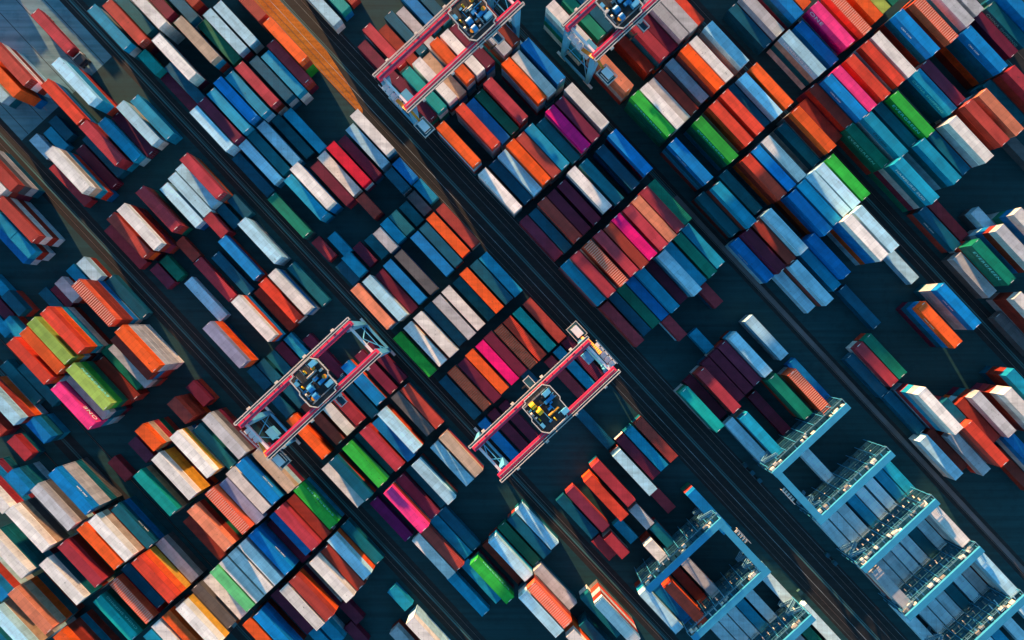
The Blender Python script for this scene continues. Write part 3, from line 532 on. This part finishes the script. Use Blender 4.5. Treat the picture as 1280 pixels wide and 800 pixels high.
# ---------------------------------------------------------------- gantry cranes
def railing(mb, p, q, h=1.05, m=0, t=.09, step=2.2):
    p, q = Vector(p), Vector(q); n = max(1, round((q-p).length/step)); up = Vector((0, 0, h))
    mb.bar(p+up, q+up, t, t, m); mb.bar(p+up*.55, q+up*.55, t*.6, t*.6, m)
    for k in range(n+1):
        c = p.lerp(q, k/n); mb.bar(c, c+up, t*.7, t*.7, m)
def crane(u, v, L, sp, mach, trol, legw, s2, cabd, label):
    root = empty('gantry_crane', W(u, v, 0), ROT + R(90)); tag(root, label, 'gantry crane', 'rail mounted gantry cranes over the yard')
    # local frame: x across the rows (to the upper right), y up the rows (to the upper left)
    Z = 20.0; h = L/2; y1 = sp/2
    for s in (-1, 1):
        b = MB(); b.box(-h, h, s*y1-.48, s*y1+.48, Z-.9, Z+.75)
        b.box(-h, h, s*y1-.53, s*y1+.53, Z+.752, Z+.80)
        gd = b.obj('girder', REDG, root)
        b = MB(); b.box(-h+.3, h-.3, s*y1-.07, s*y1+.07, Z+.805, Z+.93); b.obj('trolley_rail', STEEL, gd)
        b = MB(); oy = s*(y1+1.25); ya, yb = sorted((s*(y1+.58), oy)); b.box(-h-.3, h+.3, ya, yb, Z+.1, Z+.16)
        wk = b.obj('walkway', GRAT, root)
        b = MB(); railing(b, (-h-.3, oy, Z+.16), (h+.3, oy, Z+.16), m=0, t=.14); railing(b, (-h-.3, s*(y1+.72), Z+.16), (h+.3, s*(y1+.72), Z+.16), m=0, t=.11)
        for xx in (-h-.3, h+.3): railing(b, (xx, s*(y1+.7), Z+.16), (xx, oy, Z+.16), t=.14)
        b.obj('handrail', RAILW, wk)
        for k in range(4):
            b = MB(); xx = -h+L*(k+.5)/4; b.box(xx-.35, xx+.35, min(oy, oy+s*.5), max(oy, oy+s*.5), Z+.3, Z+1.0); b.obj('floodlight', RAILW, root)
    for sx in (-1, 1):
        x = sx*(h-.75); yb = y1+.2
        for s in (-1, 1):
            b = MB(); i = len(b.v)
            top = [(x-sx*1.6, s*y1-.8, Z-.9), (x+sx*.45, s*y1-.8, Z-.9), (x+sx*.45, s*y1+.8, Z-.9), (x-sx*1.6, s*y1+.8, Z-.9)]
            w = legw/2; bot = [(x-w, s*yb-.45, 1.4), (x+w, s*yb-.45, 1.4), (x+w, s*yb+.45, 1.4), (x-w, s*yb+.45, 1.4)]
            if sx < 0: bot = [bot[1], bot[0], bot[3], bot[2]]
            b.v += bot+top
            for q in ((0, 3, 2, 1), (4, 5, 6, 7), (0, 1, 5, 4), (1, 2, 6, 5), (2, 3, 7, 6), (3, 0, 4, 7)): b.f.append(list(q)); b.m.append(0)
            lg = b.obj('leg', BLUL, root)
        b = MB(); b.bar((x, -yb, 1.05), (x, yb, 1.05), .55, .7); b.obj('sill_beam', BLUL, root)
        b = MB(); b.bar((x-sx*.3, -y1+.55, Z-.2), (x-sx*.3, y1-.55, Z-.2), .5, .8); b.obj('end_tie', WHT, root)
        b = MB(); b.bar((x, -yb+.4, 2.2), (x, 0, Z-1.2), .16); b.bar((x, yb-.4, 2.2), (x, 0, Z-1.2), .16); b.bar((x, -yb+.4, 9), (x, yb-.4, 9), .16); b.obj('brace', BLUL, root)
        for s in (-1, 1):
            b = MB(); b.box(x-.3, x+.3, s*(yb+.3)-1.4, s*(yb+.3)+1.4, .34, .7, 0)
            for k in (-1, 1): b.cyl((x-.12, s*(yb+.3)+k*.8, .36), (x+.12, s*(yb+.3)+k*.8, .36), .3, 12, 1)
            b.obj('bogie', [WHT, DARK], root)
    # machinery end: stairs, orange ladder, cable reel, electrical house, cab
    e = mach; x = e*(h+.1)
    cy = -1 if e*1 < 0 else 1
    b = MB(); b.box(-.8, .8, -1.2, 1.2, 0, 2.2); b.box(-.85, .85, -1.25, 1.25, 2.2, 2.28)
    eh = b.obj('electrical_house', BLUL, root); eh.location = (e*(h-2.6), 1.2*cy, Z-6.0)
    b = MB()
    for k in range(5):
        ya = -3.4+k*1.3; b.box(-.55, .95, ya, ya+.95, .25*k, .25*k+.12); 
    for k in range(4): b.bar((.2, -2.6+k*1.3, .25*k+.1), (.2, -2.2+k*1.3, .25*k+.35), .9, .08)
    st = b.obj('stair', WHT, root); st.location = (x, -.2*cy, Z-2.2)
    b = MB(); railing(b, (1.0, -3.5, .3), (1.0, 3.2, 1.4), t=.16, step=1.1); railing(b, (-.6, -3.5, .3), (-.6, 3.2, 1.4), t=.12, step=1.1); b.obj('handrail', RAILW, st)
    b = MB(); b.bar((0, 0, 0), (0, 3.9, -2.6), .8, .16); 
    for k in range(9): b.bar((-.4, k*.42, -k*.28+.1), (.4, k*.42, -k*.28+.1), .1)
    ld = b.obj('ladder', ORG, root); ld.location = (x-e*.2, y1-3.4 if cy > 0 else -y1-.4, Z+.6)
    b = MB(); b.box(-.75, .75, -1.15, 1.15, 0, 2.1, 0); b.box(-.8, .8, -1.2, 1.2, 2.1, 2.18, 0); b.box(-.76, .76, -1.16, 1.16, .8, 1.7, 1)
    cab = b.obj('operator_cab', [WHT, GLASS], root); cab.location = (e*(h-.5), cy*(y1+cabd), Z-3.4)
    b = MB()
    for p, q in (((-1.4, -1.8), (1.4, -1.8)), ((1.4, -1.8), (1.4, 1.8)), ((1.4, 1.8), (-1.4, 1.8)), ((-1.4, 1.8), (-1.4, -1.8))): railing(b, (*p, 0), (*q, 0), t=.13)
    b.obj('handrail', RAILW, cab); b = MB(); b.box(-1.35, 1.35, -1.75, 1.75, -.14, -.06); b.obj('floor_grating', GRAT, cab)
    b = MB(); b.bar((e*(h-.6), cy*(y1+.6), Z-.4), (e*(h-.6), cy*(y1+cabd-1), Z-2.0), .55, .2); b.obj('access_bridge', ORG, root)
    # trolley
    tr = MB(); hx, hy = 3.9, sp/2+.35
    pts = [(-hx, -hy+1.3), (-hx+1.0, -hy), (hx-1.6, -hy), (hx-1.5, -hy+.7), (hx-.5, -hy+.8), (hx-.4, -.6), (hx, -.2), (hx, hy-1.3), (hx-1.0, hy), (-hx+1.7, hy), (-hx+1.6, hy-.6), (-hx+.5, hy-.7), (-hx+.4, .5), (-hx, .1)]
    tr.poly(pts, 0, .14); t0 = tr.obj('trolley_platform', DECKM, root); t0.location = (trol, 0, Z+.98)
    b = MB()
    for k in range(len(pts)): railing(b, (*pts[k], .14), (*pts[(k+1) % len(pts)], .14), t=.17, step=1.4)
    b.obj('handrail', RAILW, t0)
    def sub(name, mats, fn):
        b = MB(); fn(b); return b.obj(name, mats, t0)
    s = s2
    DR = YEL if mach > 0 else BLU
    if mach < 0:
        for (qx, qy) in ((2.0, 2.4), (2.6, -.6), (-2.2, -2.4)): sub('sheave', ORG, lambda b: (b.cyl((qx, qy, 1.2), (qx, qy, 1.4), .5, 14)))
    sub('hoist_drum', DR, lambda b: b.cyl((-1.9, .5*s, .85), (-.7, .5*s, .85), .8, 16))
    sub('hoist_drum', DR, lambda b: b.cyl((-2.1, 2.3*s, .85), (-1.0, 2.3*s, .85), .8, 16))
    sub('winch_shaft', ORG if mach > 0 else STEEL, lambda b: b.cyl((-.5, -1.6*s, .7), (2.2, -1.6*s, .7), .26, 12))
    sub('motor', BLU, lambda b: (b.box(.6, 2.9, .9*s-.35, .9*s+.35, .2, 1.1), b.cyl((2.9, .9*s, .65), (3.2, .9*s, .65), .3, 10)))
    sub('motor', BLUL, lambda b: b.box(1.5, 3.2, 2.3*s-.5, 2.3*s+.5, .2, 1.5)); sub('gearbox', BLUL, lambda b: b.box(-3.2, -2.5, -2.2*s-.5, -2.2*s+.5, .2, 1.2)); sub('brake_unit', BLU, lambda b: b.box(.2, 1.3, -.4*s-.4, -.4*s+.4, .2, .9)); sub('cable_reel', STEEL, lambda b: b.cyl((-3.1, 1.0*s, .7), (-2.7, 1.0*s, .7), .5, 14))
    sub('control_cabinet', BLUL, lambda b: (b.box(2.0, 3.4, -3.0*s-.5, -3.0*s+.5, .2, 2.2), b.box(1.95, 3.45, -3.0*s-.55, -3.0*s+.55, 2.2, 2.26)))
    sub('sheave', YEL, lambda b: (b.cyl((-.1, -2.9*s, .5), (.15, -2.9*s, .5), .5, 14), b.cyl((-2.6, -.9*s, .5), (-2.4, -.9*s, .5), .4, 14)))
    sub('hatch_frame', DARK, lambda b: (b.box(-2.2, 1.8, -.45, -.2, .15, .3), b.box(-.4, .4, 1.2*s-.2, 1.2*s+.9, .15, .5)))
    rt = random.Random(int(u*10))
    for k in range(26):
        nm = rt.choice(['gearbox', 'hydraulic_pump', 'junction_box', 'brake_unit', 'valve_block', 'pipe', 'pipe', 'cable_duct'])
        px, py = rt.uniform(-3.3, 3.2), rt.uniform(-hy+1.2, hy-1.3); sz = rt.uniform(.18, .5); hh = rt.uniform(.3, 1.1)
        mm = rt.choice([BLU, BLUL, STEEL, DARK, DARK, RAILW, BLU])
        if nm in ('pipe', 'cable_duct'):
            a2 = rt.random() < .5; l2 = rt.uniform(1, 2.6)
            q = (px+l2*a2, py+l2*(not a2)); q = (min(q[0], 3.5), min(q[1], hy-.4))
            sub(nm, rt.choice([RAILW, STEEL, BLUL, DARK]), lambda b: b.bar((px, py, hh), (*q, hh), .14))
        else: sub(nm, mm, lambda b: b.box(px-sz, px+sz, py-sz*.6, py+sz*.6, .15, hh))
    sub('cable_tray', STEEL, lambda b: (b.box(-3.4, 3.2, 3.1*s-.12, 3.1*s+.12, .2, .42), b.box(-3.3, -3.05, -2.5, 2.3, .2, .4)))
    b = MB()
    for sx in (-1, 1):
        for sy in (-1, 1): b.cyl((trol+sx*1.2, sy*1.6, Z+.98), (trol+sx*.8, sy*1.4, Z-4.4), .03, 5)
    b.obj('hoist_rope', DARK, root)
    b = MB(); b.box(trol-.7, trol+.7, -1.7, 1.7, Z-5.0, Z-4.4); b.box(trol-1.15, trol+1.15, -6.05, -5.75, Z-5.3, Z-5.0); b.box(trol-1.15, trol+1.15, 5.75, 6.05, Z-5.3, Z-5.0)
    b.box(trol-.25, trol+.25, -5.75, -1.7, Z-5.1, Z-4.8); b.box(trol-.25, trol+.25, 1.7, 5.75, Z-5.1, Z-4.8); b.obj('spreader', DARK, root)
    # small service cage hanging outside the girder
    b = MB()
    for p, q in (((-.8, -1.1), (.8, -1.1)), ((.8, -1.1), (.8, 1.1)), ((.8, 1.1), (-.8, 1.1)), ((-.8, 1.1), (-.8, -1.1))): railing(b, (*p, 0), (*q, 0), t=.14)
    cg = b.obj('service_cage', RAILW, root); b = MB(); b.box(-.75, .75, -1.05, 1.05, -.1, 0); b.obj('floor_grating', GRAT, cg); cg.location = (trol+1.2, s2*(y1+2.4), Z-.6)
crane(-52.3, 30.5, 33.0, 8.4, -1, 6.9, .7, -1, 4.9, 'red gantry crane at the top with its orange ladder and cab at the left end')
crane(-33.1, 66.9, 33.0, 8.1, -1, -5.3, .7, -1, 4.4, 'red gantry crane cut by the top edge, rightmost of the cranes')
crane(-18.7, -41.3, 32.2, 8.1, -1, 2.0, .6, -1, 2.6, 'red gantry crane left of centre with machinery between its lower left girder ends')
crane(18.4, -7.8, 33.6, 7.8, 1, 0.3, .6, 1, 3.2, 'red gantry crane right of centre with two yellow hoist drums on its trolley')

# ---------------------------------------------------------------- steel racks for the refrigerated containers
def rack(us, v0, v1, side, label):
    root = empty('reefer_rack', W(us[0], (v0+v1)/2, 0)); tag(root, label, 'reefer rack', 'blue steel reefer racks')
    y0, y1 = v0-(v0+v1)/2, v1-(v0+v1)/2; Z = 11.8
    for k, uu in enumerate(us):
        x = uu-us[0]
        b = MB(); b.box(x-.75, x+.75, y0, y1, Z-.6, Z); b.obj('top_beam', RACKB, root)
        n = 8; b = MB()
        for j in range(n+1):
            y = y0+.25+(y1-y0-.5)*j/n; b.box(x-.18, x+.18, y-.16, y+.16, 0, Z-.902)
            b.box(x-2.05, x-1.93, y-.06, y+.06, 0, Z-.6)
        b.obj('post', RACKB, root); root.children[-1]['kind'] = 'stuff'
        for lv in range(4):
            z = 2.6*(lv+1)-.25
            b = MB()
            for j in range(14):
                ya = y0+.1+(y1-y0-.2)*j/14; b.box(x-1.9, x-.2, ya, ya+(y1-y0-.2)/14-.28, z, z+.07)
            b.box(x-1.98, x-1.9, y0, y1, z-.16, z+.1); b.box(x-.28, x-.19, y0, y1, z-.16, z+.1)
            pl = b.obj('platform', GRAT, root)
            b = MB(); railing(b, (x-1.9, y0, z+.1), (x-1.9, y1, z+.1), t=.06, step=1.3)
            railing(b, (x-1.9, y0, z+.1), (x-.2, y0, z+.1), t=.09); railing(b, (x-1.9, y1, z+.1), (x-.2, y1, z+.1), t=.09)
            b.obj('handrail', RACKR if lv == 3 else GRAT, pl)
            if lv < 2: b = MB(); b.box(x-.14, x-.07, y0+.1, y1-.1, max(z-2.2, .3), z-.3); b.obj('added_sun_screen', RAILW, pl)  # added screen that keeps the low sun off the reefers
            for j in range(13 if lv == 3 else 0):
                b = MB(); y = max(y0+.8, min(y1-.8, y0+(y1-y0)*(.1+.36*(j % 3))+rng.gauss(0, 1.3))); xx = x-rng.uniform(.45, 1.5); sx = rng.uniform(.15, .35); sy = rng.uniform(.2, .6)
                b.box(xx-sx, xx+sx, y-sy, y+sy, z+.1, z+rng.uniform(.5, 1.5)); b.obj('socket_panel', rng.choice([RAILW, RAILW, STEEL]), pl)
        ys = y0+2.2 if side < 0 else y1-2.2
        b = MB()
        for lv in range(4):
            z = 2.6*lv; d = 1 if lv % 2 else -1
            for j in range(9): b.box(x-2.85, x-2.1, ys+d*(-1.6+j*.4)-.16, ys+d*(-1.6+j*.4)+.16, z+.28*j, z+.28*j+.06)
            b.bar((x-2.9, ys-d*1.7, z+.05), (x-2.9, ys+d*1.7, z+2.4), .06, .22); b.bar((x-2.08, ys-d*1.7, z+.05), (x-2.08, ys+d*1.7, z+2.4), .06, .22)
            b.bar((x-2.9, ys-d*1.7, z+1.05), (x-2.9, ys+d*1.7, z+3.4), .08)
        b.obj('stair', RACKR, root)
    # long beam joining the first two frames
    y = y0+.9 if side < 0 else y1-.9
    b = MB(); b.box(us[0]-us[0]+.755, us[1]-us[0]-.755, y-.8, y+.8, Z-.7, Z-.004); b.obj('side_beam', RACKB, root)
    b = MB(); yo = y0-.5 if side < 0 else y1+.5
    for j in range(5): b.box(4+j*.8, 4.5+j*.8, yo-.4, yo+.4, Z-1.4-j*.1, Z-1.3-j*.1)
    railing(b, (3.6, yo+(.5 if side > 0 else -.5), Z-1.3), (8.2, yo+(.5 if side > 0 else -.5), Z-1.7), t=.1, step=.9); b.obj('landing', RAILW, root)
rack([65.0, 79.5, 94.1, 108.6, 123.2], 19.1, 41.8, -1, 'long blue steel rack in the lower right corner with pale reefers between its frames')
rack([64.6, 79.5, 94.1, 108.6], -19.0, 4.0, 1, 'blue steel rack at the bottom edge around a dark empty bay and a red container')

# ---------------------------------------------------------------- the truck on the apron
def tractor():
    u, v = TRK
    r = empty('terminal_truck', W(u, v, .012)); tag(r, 'black terminal truck carrying a crimson container on the pale concrete apron', 'truck')
    b = MB(); b.box(-6.1, 6.6, -.5, -.3, .95, 1.2); b.box(-6.1, 6.6, .3, .5, .95, 1.2)
    for k in range(7): b.box(-6.0+k*2, -5.8+k*2, -1.2, 1.2, 1.0, 1.19)
    b.obj('trailer_chassis', DARK, r)
    b = MB(); b.box(6.3, 9.6, -.45, .45, .7, .95); b.box(7.7, 9.5, -1.15, 1.15, 1.0, 2.9); b.box(7.65, 9.55, -1.2, 1.2, 2.9, 3.0)
    c = b.obj('cab', BLU2, r)
    b = MB(); b.box(9.5, 9.53, -1.05, 1.05, 1.8, 2.7); b.box(7.8, 9.4, -1.17, -1.152, 1.8, 2.6); b.box(7.8, 9.4, 1.152, 1.17, 1.8, 2.6); b.obj('window', GLASS, c)
    b = MB(); railing(b, (6.6, -1.1, 1.0), (7.6, -1.1, 1.0), t=.12, step=.5); railing(b, (6.6, 1.1, 1.0), (7.6, 1.1, 1.0), t=.12, step=.5); b.bar((7.6, -1.2, 3.06), (7.6, 1.2, 3.06), .12); b.obj('rack', RAILW, c)
    for x, ys in ((-5.2, (-1, 1)), (-4.0, (-1, 1)), (6.9, (-1, 1)), (9.0, (-1, 1))):
        for s in ys:
            b = MB(); b.cyl((x, s*.75, .52), (x, s*1.2, .52), .5, 16); wh = b.obj('wheel', DARK, r)
            b = MB(); b.cyl((x, s*1.2, .52), (x, s*1.215, .52), .25, 12); b.obj('rim', STEEL, wh)
BLU2 = mat('truck_dark_paint', (.03, .035, .045), .4)
tractor()


# ---------------------------------------------------------------- small yard furniture: lamp posts
def reel_box(u, v, lab):
    r = empty('junction_box', W(u, v, .012)); tag(r, lab, 'junction box', 'junction boxes beside the racks')
    b = MB(); b.box(-.5, .5, -.4, .4, 0, 1.0); b.obj('cabinet', TRENCH, r); b = MB(); b.box(-.55, .55, -.45, .45, 1.0, 1.07); b.obj('lid', GRAT, r)
for k, (u, v) in enumerate([(62.6, 16.9), (65.1, 16.9), (67.6, 16.9), (91.4, 16.6), (94.0, 16.6), (93.4, 5.9)]):
    reel_box(u, v, ['first', 'second', 'third', 'fourth', 'fifth', 'last'][k] + ' small teal junction box down the rail lane beside the racks')

# ---------------------------------------------------------------- light, camera
ELEV = 9.5; AZ = R(60.0)     # azimuth of the light's travel: below the picture's horizontal, to the right
w = bpy.data.worlds.new('World'); bpy.context.scene.world = w; w.use_nodes = True
nt = w.node_tree; bg = nt.nodes['Background']; sk = nt.nodes.new('ShaderNodeTexSky'); sk.sky_type = 'NISHITA'; sk.sun_disc = False
sk.sun_elevation = R(ELEV); dx, dy = math.cos(AZ), -math.sin(AZ); sk.sun_rotation = math.atan2(-dx, -dy) % (2*math.pi)
sk.air_density = 1.0; sk.dust_density = .4; sk.ozone_density = 2.0
mx = nt.nodes.new('ShaderNodeMix'); mx.data_type = 'RGBA'; mx.blend_type = 'MULTIPLY'; mx.inputs[0].default_value = 1; mx.inputs[7].default_value = (.58,.97,1.02,1)
nt.links.new(sk.outputs[0], mx.inputs[6]); nt.links.new(mx.outputs[2], bg.inputs[0]); bg.inputs[1].default_value = .098
sun = bpy.data.lights.new('sun', 'SUN'); sun.energy = 5.0; sun.angle = R(.5); sun.color = (1.0,.55,.25)
so = bpy.data.objects.new('sun', sun); C.objects.link(so)
dirv = Vector((dx*math.cos(R(ELEV)), dy*math.cos(R(ELEV)), -math.sin(R(ELEV))))
so.rotation_euler = dirv.to_track_quat('-Z', 'Y').to_euler(); so.location = (0, 0, 120)
cam = bpy.data.cameras.new('camera'); co = bpy.data.objects.new('camera', cam); C.objects.link(co)
co.location = (0, 0, CAMH); cam.angle = R(66); cam.clip_end = 8000; cam.sensor_fit = 'HORIZONTAL'
sc = bpy.context.scene; sc.camera = co
sc.view_settings.view_transform = 'Standard'; sc.view_settings.look = 'None'; sc.view_settings.exposure = 1.7; sc.view_settings.gamma = 1
sc.cycles.max_bounces = 5; sc.cycles.diffuse_bounces = 3
